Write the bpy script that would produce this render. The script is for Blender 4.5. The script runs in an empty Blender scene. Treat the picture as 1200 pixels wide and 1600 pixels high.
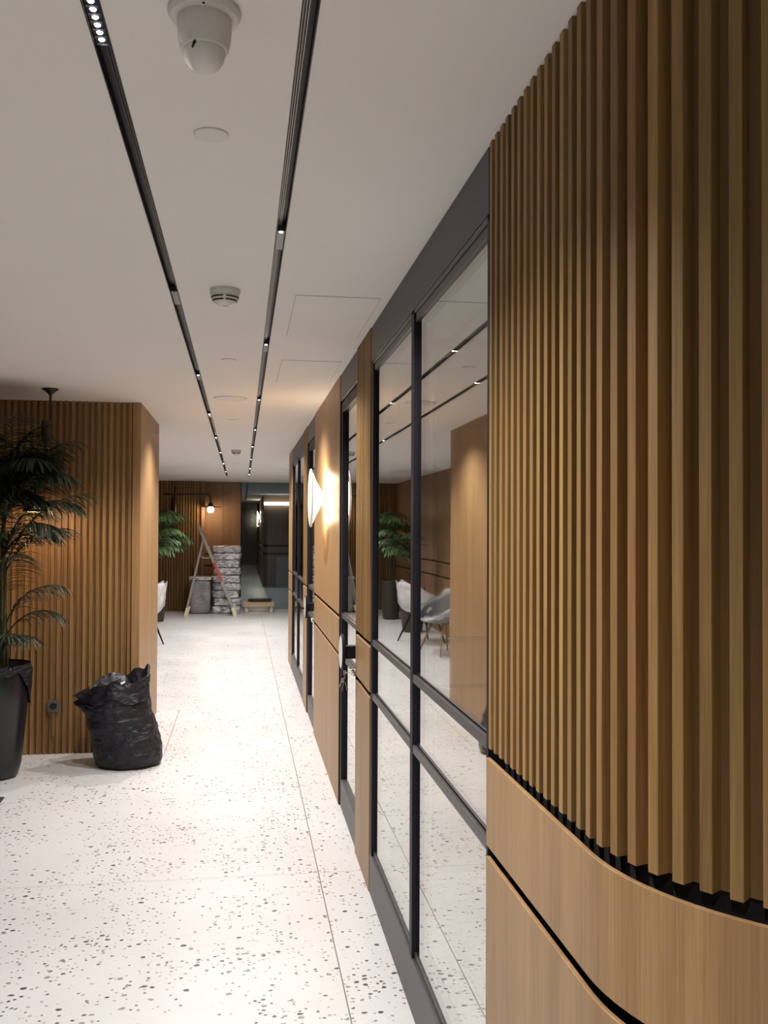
import bpy, bmesh, math, random
from mathutils import Vector, Matrix, noise
R_ = random.Random(7)
PI = math.pi
SC = bpy.context.scene
COL = SC.collection

# ------------------------------------------------------------------ camera
CAMZ = 1.65
CEIL = 2.573
def set_camera():
    f, yaw, pit, roll = 1463.0, 0.15036, 0.01757, 0.00442
    cy, sy, cp, sp, cr, sr = math.cos(yaw), math.sin(yaw), math.cos(pit), math.sin(pit), math.cos(roll), math.sin(roll)
    F = Vector((sy*cp, cy*cp, sp)); R = Vector((cy, -sy, 0)); U = R.cross(F)
    R2 = cr*R + sr*U; U2 = -sr*R + cr*U
    cd = bpy.data.cameras.new('camera'); cam = bpy.data.objects.new('camera', cd); COL.objects.link(cam)
    m = Matrix((R2, U2, -F)).transposed().to_4x4()
    m.translation = Vector((0, 0, CAMZ)); cam.matrix_world = m
    cd.sensor_fit = 'VERTICAL'; cd.sensor_height = 36; cd.sensor_width = 36; cd.lens = f/1600*36
    cd.clip_start = 0.02; cd.clip_end = 200
    SC.camera = cam
set_camera()

# ------------------------------------------------------------------ world, exposure
W = bpy.data.worlds.new('world'); SC.world = W; W.use_nodes = True
W.node_tree.nodes['Background'].inputs[0].default_value = (0.6, 0.65, 0.8, 1)
W.node_tree.nodes['Background'].inputs[1].default_value = 0.02
SC.view_settings.view_transform = 'Standard'; SC.view_settings.look = 'None'
SC.view_settings.exposure = 1.08; SC.view_settings.gamma = 1; SC.view_settings.use_curve_mapping = False

SPOT_W = 62.0          # corridor track spots
WARM = (1.0, 0.95, 0.915)
def lamp(name, kind, loc, power, color=WARM, size=0.02, angle=120, blend=1.0, direction=None):
    ld = bpy.data.lights.new(name, kind); ld.energy = power; ld.color = color
    if kind == 'SPOT':
        ld.spot_size = math.radians(angle); ld.spot_blend = blend; ld.shadow_soft_size = size
    elif kind == 'POINT': ld.shadow_soft_size = size
    o = bpy.data.objects.new(name, ld); COL.objects.link(o); o.location = loc
    return o
# y of the lit modules in each track, (y, power factor)
LEFT_LIT = [(1.75, 1.25), (5.779, 1), (7.764, 1), (9.745, 1), (11.7, 1), (13.7, 1.0), (15.7, 1)]
RIGHT_LIT = [(2.93, 0.95), (4.753, 1), (6.819, 1), (8.907, 1), (10.8, 1), (12.76, 1), (14.8, 1), (16.4, .8)]
XL, XR = -0.27, 0.114
for yy, k in LEFT_LIT: lamp('track_beam', 'SPOT', (XL, yy, CEIL-0.03), SPOT_W*k, angle=140)
for yy, k in RIGHT_LIT: lamp('track_beam', 'SPOT', (XR, yy, CEIL-0.03), SPOT_W*k, angle=140)
for yy in (-2.2, -0.3): lamp('track_beam', 'SPOT', (XL, yy, CEIL-0.03), SPOT_W, angle=140)
lamp('track_beam', 'SPOT', (XR, -1.2, CEIL-0.03), SPOT_W, angle=140)
for yy in (21.5, 24.5, 29): lamp('track_beam', 'SPOT', (XR, yy, CEIL-0.03), SPOT_W*.35, angle=150, color=(.9, .95, 1))

# ------------------------------------------------------------------ materials
def nodes(name):
    m = bpy.data.materials.new(name); m.use_nodes = True
    nt = m.node_tree; return m, nt, nt.nodes['Principled BSDF'], nt.nodes['Material Output']
def N(nt, t, **kw):
    n = nt.nodes.new(t)
    for k, v in kw.items(): setattr(n, k, v)
    return n
def noise_bump(nt, b, scale, strength, dist=0.01, detail=3):
    tc = N(nt, 'ShaderNodeTexCoord'); nz = N(nt, 'ShaderNodeTexNoise'); nz.inputs['Scale'].default_value = scale
    nz.inputs['Detail'].default_value = detail
    nt.links.new(tc.outputs['Object'], nz.inputs['Vector'])
    bp = N(nt, 'ShaderNodeBump'); bp.inputs['Strength'].default_value = strength; bp.inputs['Distance'].default_value = dist
    nt.links.new(nz.outputs['Fac'], bp.inputs['Height']); nt.links.new(bp.outputs['Normal'], b.inputs['Normal'])
def plain(name, col, rough=0.5, metal=0.0, var=0.06, scale=30, bump=0.05, spec=0.5):
    m, nt, b, o = nodes(name)
    tc = N(nt, 'ShaderNodeTexCoord'); nz = N(nt, 'ShaderNodeTexNoise'); nz.inputs['Scale'].default_value = scale
    nt.links.new(tc.outputs['Object'], nz.inputs['Vector'])
    mx = N(nt, 'ShaderNodeMixRGB'); nt.links.new(nz.outputs['Fac'], mx.inputs[0])
    mx.inputs[1].default_value = (*[c*(1-var) for c in col], 1); mx.inputs[2].default_value = (*[min(1, c*(1+var)) for c in col], 1)
    nt.links.new(mx.outputs[0], b.inputs['Base Color'])
    b.inputs['Roughness'].default_value = rough; b.inputs['Metallic'].default_value = metal
    b.inputs['Specular IOR Level'].default_value = spec
    if bump:
        bp = N(nt, 'ShaderNodeBump'); bp.inputs['Strength'].default_value = bump; bp.inputs['Distance'].default_value = 0.002
        nt.links.new(nz.outputs['Fac'], bp.inputs['Height']); nt.links.new(bp.outputs['Normal'], b.inputs['Normal'])
    return m
def wood(name, dark, light, island=0.25, rough=0.5, gs=1.0):
    m, nt, b, o = nodes(name)
    tc = N(nt, 'ShaderNodeTexCoord'); g = N(nt, 'ShaderNodeNewGeometry')
    off = N(nt, 'ShaderNodeVectorMath', operation='SCALE'); off.inputs[0].default_value = (13.7, 7.9, 3.1)
    nt.links.new(g.outputs['Random Per Island'], off.inputs['Scale'])
    ad = N(nt, 'ShaderNodeVectorMath', operation='ADD')
    nt.links.new(tc.outputs['Object'], ad.inputs[0]); nt.links.new(off.outputs[0], ad.inputs[1])
    mp = N(nt, 'ShaderNodeMapping'); mp.inputs['Scale'].default_value = (22*gs, 22*gs, 0.75*gs)
    nt.links.new(ad.outputs[0], mp.inputs['Vector'])
    nz = N(nt, 'ShaderNodeTexNoise'); nz.inputs['Scale'].default_value = 1.0; nz.inputs['Detail'].default_value = 5; nz.inputs['Distortion'].default_value = 0.6
    nt.links.new(mp.outputs[0], nz.inputs['Vector'])
    mp2 = N(nt, 'ShaderNodeMapping'); mp2.inputs['Scale'].default_value = (260*gs, 260*gs, 6*gs)
    nt.links.new(ad.outputs[0], mp2.inputs['Vector'])
    n2 = N(nt, 'ShaderNodeTexNoise'); n2.inputs['Scale'].default_value = 1.0; n2.inputs['Detail'].default_value = 3
    nt.links.new(mp2.outputs[0], n2.inputs['Vector'])
    r = N(nt, 'ShaderNodeValToRGB'); r.color_ramp.elements[0].position = .3; r.color_ramp.elements[1].position = .7
    r.color_ramp.elements[0].color = (*dark, 1); r.color_ramp.elements[1].color = (*light, 1)
    mixf = N(nt, 'ShaderNodeMath', operation='MULTIPLY_ADD'); mixf.inputs[1].default_value = .45
    nt.links.new(n2.outputs['Fac'], mixf.inputs[0])
    half = N(nt, 'ShaderNodeMath', operation='MULTIPLY'); half.inputs[1].default_value = .55
    nt.links.new(nz.outputs['Fac'], half.inputs[0]); nt.links.new(half.outputs[0], mixf.inputs[2])
    nt.links.new(mixf.outputs[0], r.inputs[0])
    # per-slat tone: value and a little hue
    hs = N(nt, 'ShaderNodeHueSaturation')
    mr = N(nt, 'ShaderNodeMapRange'); mr.inputs[3].default_value = 1-island; mr.inputs[4].default_value = 1+island
    nt.links.new(g.outputs['Random Per Island'], mr.inputs[0]); nt.links.new(mr.outputs[0], hs.inputs['Value'])
    fr = N(nt, 'ShaderNodeMath', operation='FRACT'); mu = N(nt, 'ShaderNodeMath', operation='MULTIPLY'); mu.inputs[1].default_value = 17.3
    nt.links.new(g.outputs['Random Per Island'], mu.inputs[0]); nt.links.new(mu.outputs[0], fr.inputs[0])
    mh = N(nt, 'ShaderNodeMapRange'); mh.inputs[3].default_value = .5-.010*island/.25; mh.inputs[4].default_value = .5+.012*island/.25
    nt.links.new(fr.outputs[0], mh.inputs[0]); nt.links.new(mh.outputs[0], hs.inputs['Hue'])
    nt.links.new(r.outputs[0], hs.inputs['Color']); nt.links.new(hs.outputs[0], b.inputs['Base Color'])
    b.inputs['Roughness'].default_value = rough; b.inputs['Specular IOR Level'].default_value = .35
    bp = N(nt, 'ShaderNodeBump'); bp.inputs['Strength'].default_value = .15; bp.inputs['Distance'].default_value = .001
    nt.links.new(mixf.outputs[0], bp.inputs['Height']); nt.links.new(bp.outputs['Normal'], b.inputs['Normal'])
    return m
def emit(name, col, s):
    m, nt, b, o = nodes(name); nt.nodes.remove(b)
    e = N(nt, 'ShaderNodeEmission'); e.inputs[0].default_value = (*col, 1); e.inputs[1].default_value = s
    nt.links.new(e.outputs[0], o.inputs[0]); return m
def glass(name, tint, base=.35, gain=.65, gtint=(.93, .94, .93)):
    m, nt, b, o = nodes(name); nt.nodes.remove(b)
    gl = N(nt, 'ShaderNodeBsdfGlossy'); gl.inputs['Roughness'].default_value = 0.0; gl.inputs[0].default_value = (*gtint, 1)
    tr = N(nt, 'ShaderNodeBsdfTransparent'); tr.inputs[0].default_value = (*tint, 1)
    fr = N(nt, 'ShaderNodeFresnel'); geo = N(nt, 'ShaderNodeNewGeometry')   # same reflectance on either face of the pane
    ior = N(nt, 'ShaderNodeMapRange'); ior.inputs[3].default_value = 1.5; ior.inputs[4].default_value = 1/1.5
    nt.links.new(geo.outputs['Backfacing'], ior.inputs[0]); nt.links.new(ior.outputs[0], fr.inputs['IOR'])
    ma = N(nt, 'ShaderNodeMath', operation='MULTIPLY_ADD'); ma.inputs[1].default_value = gain; ma.inputs[2].default_value = base; ma.use_clamp = True
    nt.links.new(fr.outputs[0], ma.inputs[0])
    mx = N(nt, 'ShaderNodeMixShader'); nt.links.new(ma.outputs[0], mx.inputs[0])
    nt.links.new(tr.outputs[0], mx.inputs[1]); nt.links.new(gl.outputs[0], mx.inputs[2]); nt.links.new(mx.outputs[0], o.inputs[0])
    # very slight waviness of the pane
    tc = N(nt, 'ShaderNodeTexCoord'); nz = N(nt, 'ShaderNodeTexNoise'); nz.inputs['Scale'].default_value = 1.6; nz.inputs['Detail'].default_value = 0
    nt.links.new(tc.outputs['Object'], nz.inputs['Vector'])
    bp = N(nt, 'ShaderNodeBump'); bp.inputs['Strength'].default_value = .03; bp.inputs['Distance'].default_value = .02
    nt.links.new(nz.outputs['Fac'], bp.inputs['Height']); nt.links.new(bp.outputs['Normal'], gl.inputs['Normal'])
    return m
def film(name, col, alpha, rough=.25):
    m, nt, b, o = nodes(name)
    b.inputs['Base Color'].default_value = (*col, 1); b.inputs['Roughness'].default_value = rough
    b.inputs['Specular IOR Level'].default_value = .8
    tr = N(nt, 'ShaderNodeBsdfTransparent'); mx = N(nt, 'ShaderNodeMixShader'); mx.inputs[0].default_value = alpha
    nt.links.new(tr.outputs[0], mx.inputs[1]); nt.links.new(b.outputs[0], mx.inputs[2]); nt.links.new(mx.outputs[0], o.inputs[0])
    noise_bump(nt, b, 14, .9, .03, 4)
    return m
def terrazzo():
    m, nt, b, o = nodes('terrazzo')
    L = nt.links.new
    tc = N(nt, 'ShaderNodeTexCoord')
    dn = N(nt, 'ShaderNodeTexNoise'); dn.inputs['Scale'].default_value = 70; dn.inputs['Detail'].default_value = 2
    L(tc.outputs['Object'], dn.inputs['Vector'])
    ds = N(nt, 'ShaderNodeVectorMath', operation='SCALE'); ds.inputs['Scale'].default_value = .012
    L(dn.outputs['Color'], ds.inputs[0])
    ad = N(nt, 'ShaderNodeVectorMath', operation='ADD'); L(tc.outputs['Object'], ad.inputs[0]); L(ds.outputs[0], ad.inputs[1])
    dens = N(nt, 'ShaderNodeTexNoise'); dens.inputs['Scale'].default_value = 2.6; dens.inputs['Detail'].default_value = 2
    L(tc.outputs['Object'], dens.inputs['Vector'])
    base = N(nt, 'ShaderNodeTexNoise'); base.inputs['Scale'].default_value = 1.1; base.inputs['Detail'].default_value = 4
    L(tc.outputs['Object'], base.inputs['Vector'])
    cur = N(nt, 'ShaderNodeMixRGB'); cur.inputs[1].default_value = (.51, .505, .505, 1); cur.inputs[2].default_value = (.62, .616, .618, 1)
    L(base.outputs['Fac'], cur.inputs[0]); prev = cur.outputs[0]
    def layer(prev, scale, thr, keep, col_a, col_b, use_dens):
        v = N(nt, 'ShaderNodeTexVoronoi'); v.inputs['Scale'].default_value = scale; v.feature = 'F1'
        mp = N(nt, 'ShaderNodeMapping'); mp.inputs['Scale'].default_value = (1, 1.25, 0.0); L(ad.outputs[0], mp.inputs[0])
        L(mp.outputs[0], v.inputs['Vector'])
        sep = N(nt, 'ShaderNodeSeparateColor'); L(v.outputs['Color'], sep.inputs[0])
        th = N(nt, 'ShaderNodeMath', operation='MULTIPLY_ADD'); th.inputs[1].default_value = thr*.7; th.inputs[2].default_value = thr*.45
        L(sep.outputs[1], th.inputs[0])
        lt = N(nt, 'ShaderNodeMath', operation='LESS_THAN'); L(v.outputs['Distance'], lt.inputs[0]); L(th.outputs[0], lt.inputs[1])
        kp = N(nt, 'ShaderNodeMath', operation='LESS_THAN'); L(sep.outputs[0], kp.inputs[0])
        if use_dens:
            mr = N(nt, 'ShaderNodeMapRange'); mr.inputs[1].default_value = .38; mr.inputs[2].default_value = .66
            mr.inputs[3].default_value = keep*.25; mr.inputs[4].default_value = keep*1.7
            L(dens.outputs['Fac'], mr.inputs[0]); L(mr.outputs[0], kp.inputs[1])
        else: kp.inputs[1].default_value = keep
        mm = N(nt, 'ShaderNodeMath', operation='MULTIPLY'); L(lt.outputs[0], mm.inputs[0]); L(kp.outputs[0], mm.inputs[1])
        cc = N(nt, 'ShaderNodeMixRGB'); cc.inputs[1].default_value = (*col_a, 1); cc.inputs[2].default_value = (*col_b, 1)
        L(sep.outputs[2], cc.inputs[0])
        mx = N(nt, 'ShaderNodeMixRGB'); L(mm.outputs[0], mx.inputs[0]); L(prev, mx.inputs[1]); L(cc.outputs[0], mx.inputs[2])
        return mx.outputs[0]
    prev = layer(prev, 120, .35, .16, (.45, .42, .38), (.62, .6, .57), False)
    prev = layer(prev, 52, .37, .29, (.07, .065, .06), (.36, .33, .3), True)
    prev = layer(prev, 33, .35, .24, (.05, .045, .04), (.26, .24, .22), True)
    # joints
    sp = N(nt, 'ShaderNodeSeparateXYZ'); L(tc.outputs['Object'], sp.inputs[0])
    def line(axis, pos, hw, ylo=None, yhi=None):
        s = N(nt, 'ShaderNodeMath', operation='SUBTRACT'); L(sp.outputs[axis], s.inputs[0]); s.inputs[1].default_value = pos
        a = N(nt, 'ShaderNodeMath', operation='ABSOLUTE'); L(s.outputs[0], a.inputs[0])
        l = N(nt, 'ShaderNodeMath', operation='LESS_THAN'); L(a.outputs[0], l.inputs[0]); l.inputs[1].default_value = hw
        out = l.outputs[0]
        if ylo is not None:
            for op, v in (('GREATER_THAN', ylo), ('LESS_THAN', yhi)):
                g = N(nt, 'ShaderNodeMath', operation=op); L(sp.outputs[1], g.inputs[0]); g.inputs[1].default_value = v
                k = N(nt, 'ShaderNodeMath', operation='MULTIPLY'); L(out, k.inputs[0]); L(g.outputs[0], k.inputs[1]); out = k.outputs[0]
        return out
    for out, c in ((line(0, .373, .0022), (.12, .10, .08)), (line(0, -.55, .003, 7.0, 8.7), (.3, .24, .17)),
                   (line(1, 4.51, .0035), (.45, .42, .38)), (line(1, 7.0, .005), (.5, .47, .43)), (line(1, 8.68, .007), (.5, .47, .43)),
                   (line(1, 1.9, .0035), (.45, .42, .38)), (line(1, 12.0, .008), (.5, .47, .43))):
        mx = N(nt, 'ShaderNodeMixRGB'); L(out, mx.inputs[0]); L(prev, mx.inputs[1]); mx.inputs[2].default_value = (*c, 1); prev = mx.outputs[0]
    L(prev, b.inputs['Base Color'])
    b.inputs['Roughness'].default_value = .32; b.inputs['Specular IOR Level'].default_value = .45
    rr = N(nt, 'ShaderNodeMapRange'); rr.inputs[3].default_value = .26; rr.inputs[4].default_value = .46
    L(base.outputs['Fac'], rr.inputs[0]); L(rr.outputs[0], b.inputs['Roughness'])
    return m

M = {}
M['terrazzo'] = terrazzo()
M['plaster'] = plain('ceiling_plaster', (.76, .735, .70), .9, scale=3, var=.02, bump=.02)
M['plaster2'] = plain('ceiling_fitting_white', (.66, .64, .60), .5, var=.02, scale=20, bump=0)
M['slat'] = wood('oak_slat', (.165, .088, .028), (.335, .198, .072), island=.20)
M['slatback'] = wood('oak_slat_backing', (.15, .078, .028), (.22, .12, .045), island=.05)
M['veneer'] = wood('oak_veneer', (.215, .122, .050), (.39, .237, .110), island=.04, rough=.45, gs=.8)
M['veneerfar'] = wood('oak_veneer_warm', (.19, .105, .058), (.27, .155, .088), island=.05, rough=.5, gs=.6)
M['groove'] = plain('groove_black', (.012, .011, .012), .6, bump=0)
M['frame'] = plain('black_steel', (.007, .007, .011), .5, var=.1, bump=.02, spec=.22)
M['grey'] = plain('grey_steel_panel', (.052, .050, .054), .45, var=.05, scale=6, bump=.01)
M['rail'] = plain('grey_steel_rail', (.035, .034, .036), .38, var=.08, bump=.02)
M['glass'] = glass('tinted_window_glass', (.93, .94, .92), .35, .7)
M['farglass'] = glass('far_tinted_glass', (.70, .77, .79), .0, .6)
M['track'] = plain('track_black', (.006, .006, .009), .4, bump=0, spec=.2)
M['trackrib'] = plain('track_rib_grey', (.42, .38, .33), .35, metal=.3, bump=0)
M['module'] = plain('module_grey', (.06, .06, .07), .25, metal=.4, bump=0)
M['lens'] = emit('lens_lit', (1, .95, .9), 22)
M['lensoff'] = plain('lens_unlit', (.3, .3, .32), .1, bump=0)
M['white'] = plain('white_plastic', (.62, .595, .56), .45, var=.02, bump=0)
M['ivory'] = plain('ivory_plastic', (.60, .585, .52), .4, var=.02, bump=0)
M['dark'] = plain('dark_slot', (.01, .01, .01), .6, bump=0)
M['chrome'] = plain('worn_chrome', (.6, .58, .55), .25, metal=1, bump=.05)
M['mirror'] = plain('pale_disc_face', (.70, .71, .74), .3, metal=.2, var=.02, bump=0)
M['sconce'] = emit('sconce_glow', (1, .80, .58), 13)
M['sconce_far'] = emit('sconce_glow_far', (1, .80, .6), 10)
M['sconceface'] = plain('sconce_face', (.75, .74, .72), .25, var=.02, bump=0)
M['bulb'] = emit('bulb_glow', (1, .70, .36), 22)
M['led'] = emit('led_line', (1, .93, .9), 6)
M['bronze'] = plain('dark_bronze', (.035, .022, .016), .4, metal=.5, bump=0)
M['pot'] = plain('black_glazed_pot', (.010, .009, .013), .28, var=.1, bump=.03)
M['potfar'] = plain('brown_pot', (.035, .024, .018), .45, bump=.03)
M['soil'] = plain('potting_soil', (.03, .02, .012), .95, var=.4, scale=80, bump=.6)
M['leaf'] = plain('palm_leaf', (.018, .030, .014), .55, var=.35, scale=9, bump=0)
M['leaf2'] = plain('palm_leaf_bright', (.050, .105, .022), .5, var=.3, scale=9, bump=0)
M['stem'] = plain('palm_stem', (.06, .075, .03), .5, var=.25, bump=0)
def bagmat():
    m, nt, b, o = nodes('black_bin_liner')
    b.inputs['Base Color'].default_value = (.008, .008, .013, 1); b.inputs['Roughness'].default_value = .42
    b.inputs['Specular IOR Level'].default_value = .38
    tc = N(nt, 'ShaderNodeTexCoord'); mp = N(nt, 'ShaderNodeMapping'); mp.inputs['Scale'].default_value = (5, 5, 11); mp.inputs['Rotation'].default_value = (.2, .5, .3)
    nz = N(nt, 'ShaderNodeTexNoise'); nz.inputs['Scale'].default_value = 1.8; nz.inputs['Detail'].default_value = 5; nz.inputs['Distortion'].default_value = 1.2
    nt.links.new(tc.outputs['Object'], mp.inputs[0]); nt.links.new(mp.outputs[0], nz.inputs['Vector'])
    bp = N(nt, 'ShaderNodeBump'); bp.inputs['Strength'].default_value = .8; bp.inputs['Distance'].default_value = .03
    nt.links.new(nz.outputs['Fac'], bp.inputs['Height']); nt.links.new(bp.outputs['Normal'], b.inputs['Normal'])
    return m
M['bag'] = bagmat()
def wrapmat(name, c, rough=.22, metal=.0, bs=1.0, dk=.5, lt=1.35):
    m, nt, b, o = nodes(name)
    b.inputs['Roughness'].default_value = rough; b.inputs['Specular IOR Level'].default_value = 1.0; b.inputs['Metallic'].default_value = metal
    tc = N(nt, 'ShaderNodeTexCoord'); nz = N(nt, 'ShaderNodeTexNoise'); nz.inputs['Scale'].default_value = 11; nz.inputs['Detail'].default_value = 5; nz.inputs['Distortion'].default_value = 1.5
    oi = N(nt, 'ShaderNodeObjectInfo'); sv = N(nt, 'ShaderNodeVectorMath', operation='SCALE'); sv.inputs[0].default_value = (31, 17, 23)
    nt.links.new(oi.outputs['Random'], sv.inputs['Scale']); av = N(nt, 'ShaderNodeVectorMath', operation='ADD')
    nt.links.new(tc.outputs['Object'], av.inputs[0]); nt.links.new(sv.outputs[0], av.inputs[1]); mpw = N(nt, 'ShaderNodeMapping'); mpw.inputs['Scale'].default_value = (.55, .55, 1.9); nt.links.new(av.outputs[0], mpw.inputs[0]); nt.links.new(mpw.outputs[0], nz.inputs['Vector'])
    r = N(nt, 'ShaderNodeValToRGB'); r.color_ramp.elements[0].position = .38; r.color_ramp.elements[1].position = .62
    r.color_ramp.elements[0].color = (*[v*dk for v in c], 1); r.color_ramp.elements[1].color = (*[min(1, v*lt) for v in c], 1)
    nt.links.new(nz.outputs['Fac'], r.inputs[0]); nt.links.new(r.outputs[0], b.inputs['Base Color'])
    bp = N(nt, 'ShaderNodeBump'); bp.inputs['Strength'].default_value = bs; bp.inputs['Distance'].default_value = .04
    nt.links.new(nz.outputs['Fac'], bp.inputs['Height']); nt.links.new(bp.outputs['Normal'], b.inputs['Normal'])
    return m
M['wrap'] = wrapmat('plastic_wrapped_silver', (.66, .64, .66), .18, .1, .9, .42, 1.4)
M['wrapgrey'] = wrapmat('plastic_wrapped_grey', (.27, .255, .27), .4, 0, .25, .85, 1.12)
M['shell'] = plain('white_chair_shell', (.52, .51, .50), .5, bump=0)
M['shellgrey'] = plain('grey_chair_shell', (.17, .18, .20), .5, bump=0)
M['film'] = film('clear_plastic_film', (.75, .75, .76), .45)
M['oakleg'] = plain('oak_leg', (.30, .18, .09), .5)
M['alu'] = plain('ladder_aluminium', (.34, .32, .29), .45, metal=.3, bump=.05)
M['red'] = plain('red_label', (.42, .05, .03), .5, bump=0)
M['foot'] = plain('cream_rubber_foot', (.66, .62, .45), .6, bump=0)
M['pine'] = wood('pine_board', (.52, .37, .22), (.68, .52, .34), island=.08, gs=1)
M['pale'] = plain('white_scrap', (.8, .8, .8), .6, bump=0)
M['farwood'] = wood('dark_far_wood', (.17, .10, .065), (.25, .155, .10), island=.05, gs=.6)
M['night'] = plain('dark_glazing', (.010, .012, .020), .15, bump=0)
M['roomwall'] = plain('dim_room_wall', (.30, .25, .2), .8, bump=.02)
M['wallpaint'] = plain('warm_grey_paint', (.42, .38, .34), .85, bump=.02)
M['rubber'] = plain('dark_rubber', (.03, .028, .027), .7, bump=0)
M['seam'] = plain('ceiling_seam', (.46, .44, .42), .9, bump=0)

# ------------------------------------------------------------------ mesh helpers
def bm_obj(name, bm, mat, parent=None, smooth=False, bevel=0, loc=None):
    bmesh.ops.recalc_face_normals(bm, faces=bm.faces[:])
    me = bpy.data.meshes.new(name); bm.to_mesh(me); bm.free()
    if smooth:
        for p in me.polygons: p.use_smooth = True
    me.materials.append(mat)
    o = bpy.data.objects.new(name, me); COL.objects.link(o)
    if parent: o.parent = parent
    if loc: o.location = loc
    if bevel:
        md = o.modifiers.new('bevel', 'BEVEL'); md.width = bevel; md.segments = 2; md.limit_method = 'ANGLE'
    return o
def NB(): return bmesh.new()
def box(bm, x0, x1, y0, y1, z0, z1):
    vs = [bm.verts.new((x, y, z)) for z in (z0, z1) for x, y in ((x0, y0), (x1, y0), (x1, y1), (x0, y1))]
    for f in ((0, 3, 2, 1), (4, 5, 6, 7), (0, 1, 5, 4), (1, 2, 6, 5), (2, 3, 7, 6), (3, 0, 4, 7)):
        bm.faces.new([vs[i] for i in f])
    return vs
def lathe(bm, prof, c=(0, 0, 0), axis='Z', seg=40, cap=True):
    rings = []
    for r, h in prof:
        ring = []
        for i in range(seg):
            a = 2*PI*i/seg
            u, v = r*math.cos(a), r*math.sin(a)
            p = (u, v, h) if axis == 'Z' else ((h, u, v) if axis == 'X' else (u, h, v))
            ring.append(bm.verts.new((p[0]+c[0], p[1]+c[1], p[2]+c[2])))
        rings.append(ring)
    for a, b in zip(rings, rings[1:]):
        for i in range(seg):
            j = (i+1) % seg; bm.faces.new((a[i], a[j], b[j], b[i]))
    if cap: bm.faces.new(rings[0][::-1]); bm.faces.new(rings[-1])
def tube(bm, pts, rad, seg=10, cap=True):
    pts = [Vector(p) for p in pts]
    if not isinstance(rad, (list, tuple)): rad = [rad]*len(pts)
    rings = []; up = None
    for i, p in enumerate(pts):
        t = (pts[min(i+1, len(pts)-1)] - pts[max(i-1, 0)]).normalized()
        if up is None: up = Vector((0, 0, 1)) if abs(t.z) < .9 else Vector((0, 1, 0))
        s = t.cross(up).normalized(); up = s.cross(t).normalized()
        rings.append([bm.verts.new(p + rad[i]*(math.cos(2*PI*k/seg)*s + math.sin(2*PI*k/seg)*up)) for k in range(seg)])
    for a, b in zip(rings, rings[1:]):
        for k in range(seg):
            j = (k+1) % seg; bm.faces.new((a[k], a[j], b[j], b[k]))
    if cap: bm.faces.new(rings[0][::-1]); bm.faces.new(rings[-1])
def bar(bm, p, q, w, d):
    p, q = Vector(p), Vector(q); t = (q-p).normalized()
    s = Vector((0, 1, 0)) if abs(t.y) < .9 else Vector((1, 0, 0)); s = (s - s.dot(t)*t).normalized(); u = t.cross(s)
    v = [bm.verts.new(c + a*s*d/2 + b*u*w/2) for c in (p, q) for a, b in ((-1, -1), (1, -1), (1, 1), (-1, 1))]
    for f in ((0, 3, 2, 1), (4, 5, 6, 7), (0, 1, 5, 4), (1, 2, 6, 5), (2, 3, 7, 6), (3, 0, 4, 7)): bm.faces.new([v[i] for i in f])
def structure(name, bm, mat, parent=None, **kw):
    o = bm_obj(name, bm, mat, parent, **kw)
    if parent is None: o['kind'] = 'structure'
    return o
def struct_root(name, loc):
    o = bpy.data.objects.new(name, None); COL.objects.link(o); o.location = loc; o.empty_display_size = .1; o['kind'] = 'structure'; return o
def thing(name, label, cat, loc=(0, 0, 0), rz=0, group=None):
    o = bpy.data.objects.new(name, None); COL.objects.link(o); o.location = loc; o.rotation_euler = (0, 0, rz); o.empty_display_size = .1
    o['label'] = label; o['category'] = cat
    if group: o['group'] = group
    return o
def tag(o, label, cat, group=None):
    o['label'] = label; o['category'] = cat
    if group: o['group'] = group
    return o
def dup(root, loc, label, rz=None):
    r = root.copy(); COL.objects.link(r); r.location = loc; r['label'] = label
    if rz is not None: r.rotation_euler = (0, 0, rz)
    for ch in list(root.children):
        c = ch.copy(); COL.objects.link(c); c.parent = r
        for g in ch.children:
            d = g.copy(); COL.objects.link(d); d.parent = c
    return r

# ================================================================== SETTING
b = NB(); box(b, -4.5, 4.6, -4, 37, -.1, 0); structure('floor', b, M['terrazzo'])
b = NB()
T = .12
for x0, x1 in ((-4.5, -.287), (-.253, .098), (.130, 4.6)): box(b, x0, x1, -4, 17.1, CEIL, CEIL+T)
box(b, -4.5, 4.6, 17.1, 19.6, CEIL, CEIL+T)
for x0, x1 in ((-4.5, .098), (.130, 4.6)): box(b, x0, x1, 19.6, 32.5, CEIL, CEIL+T)
box(b, -4.5, 4.6, 32.5, 37, CEIL, CEIL+T)
structure('ceiling', b, M['plaster'])

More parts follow.
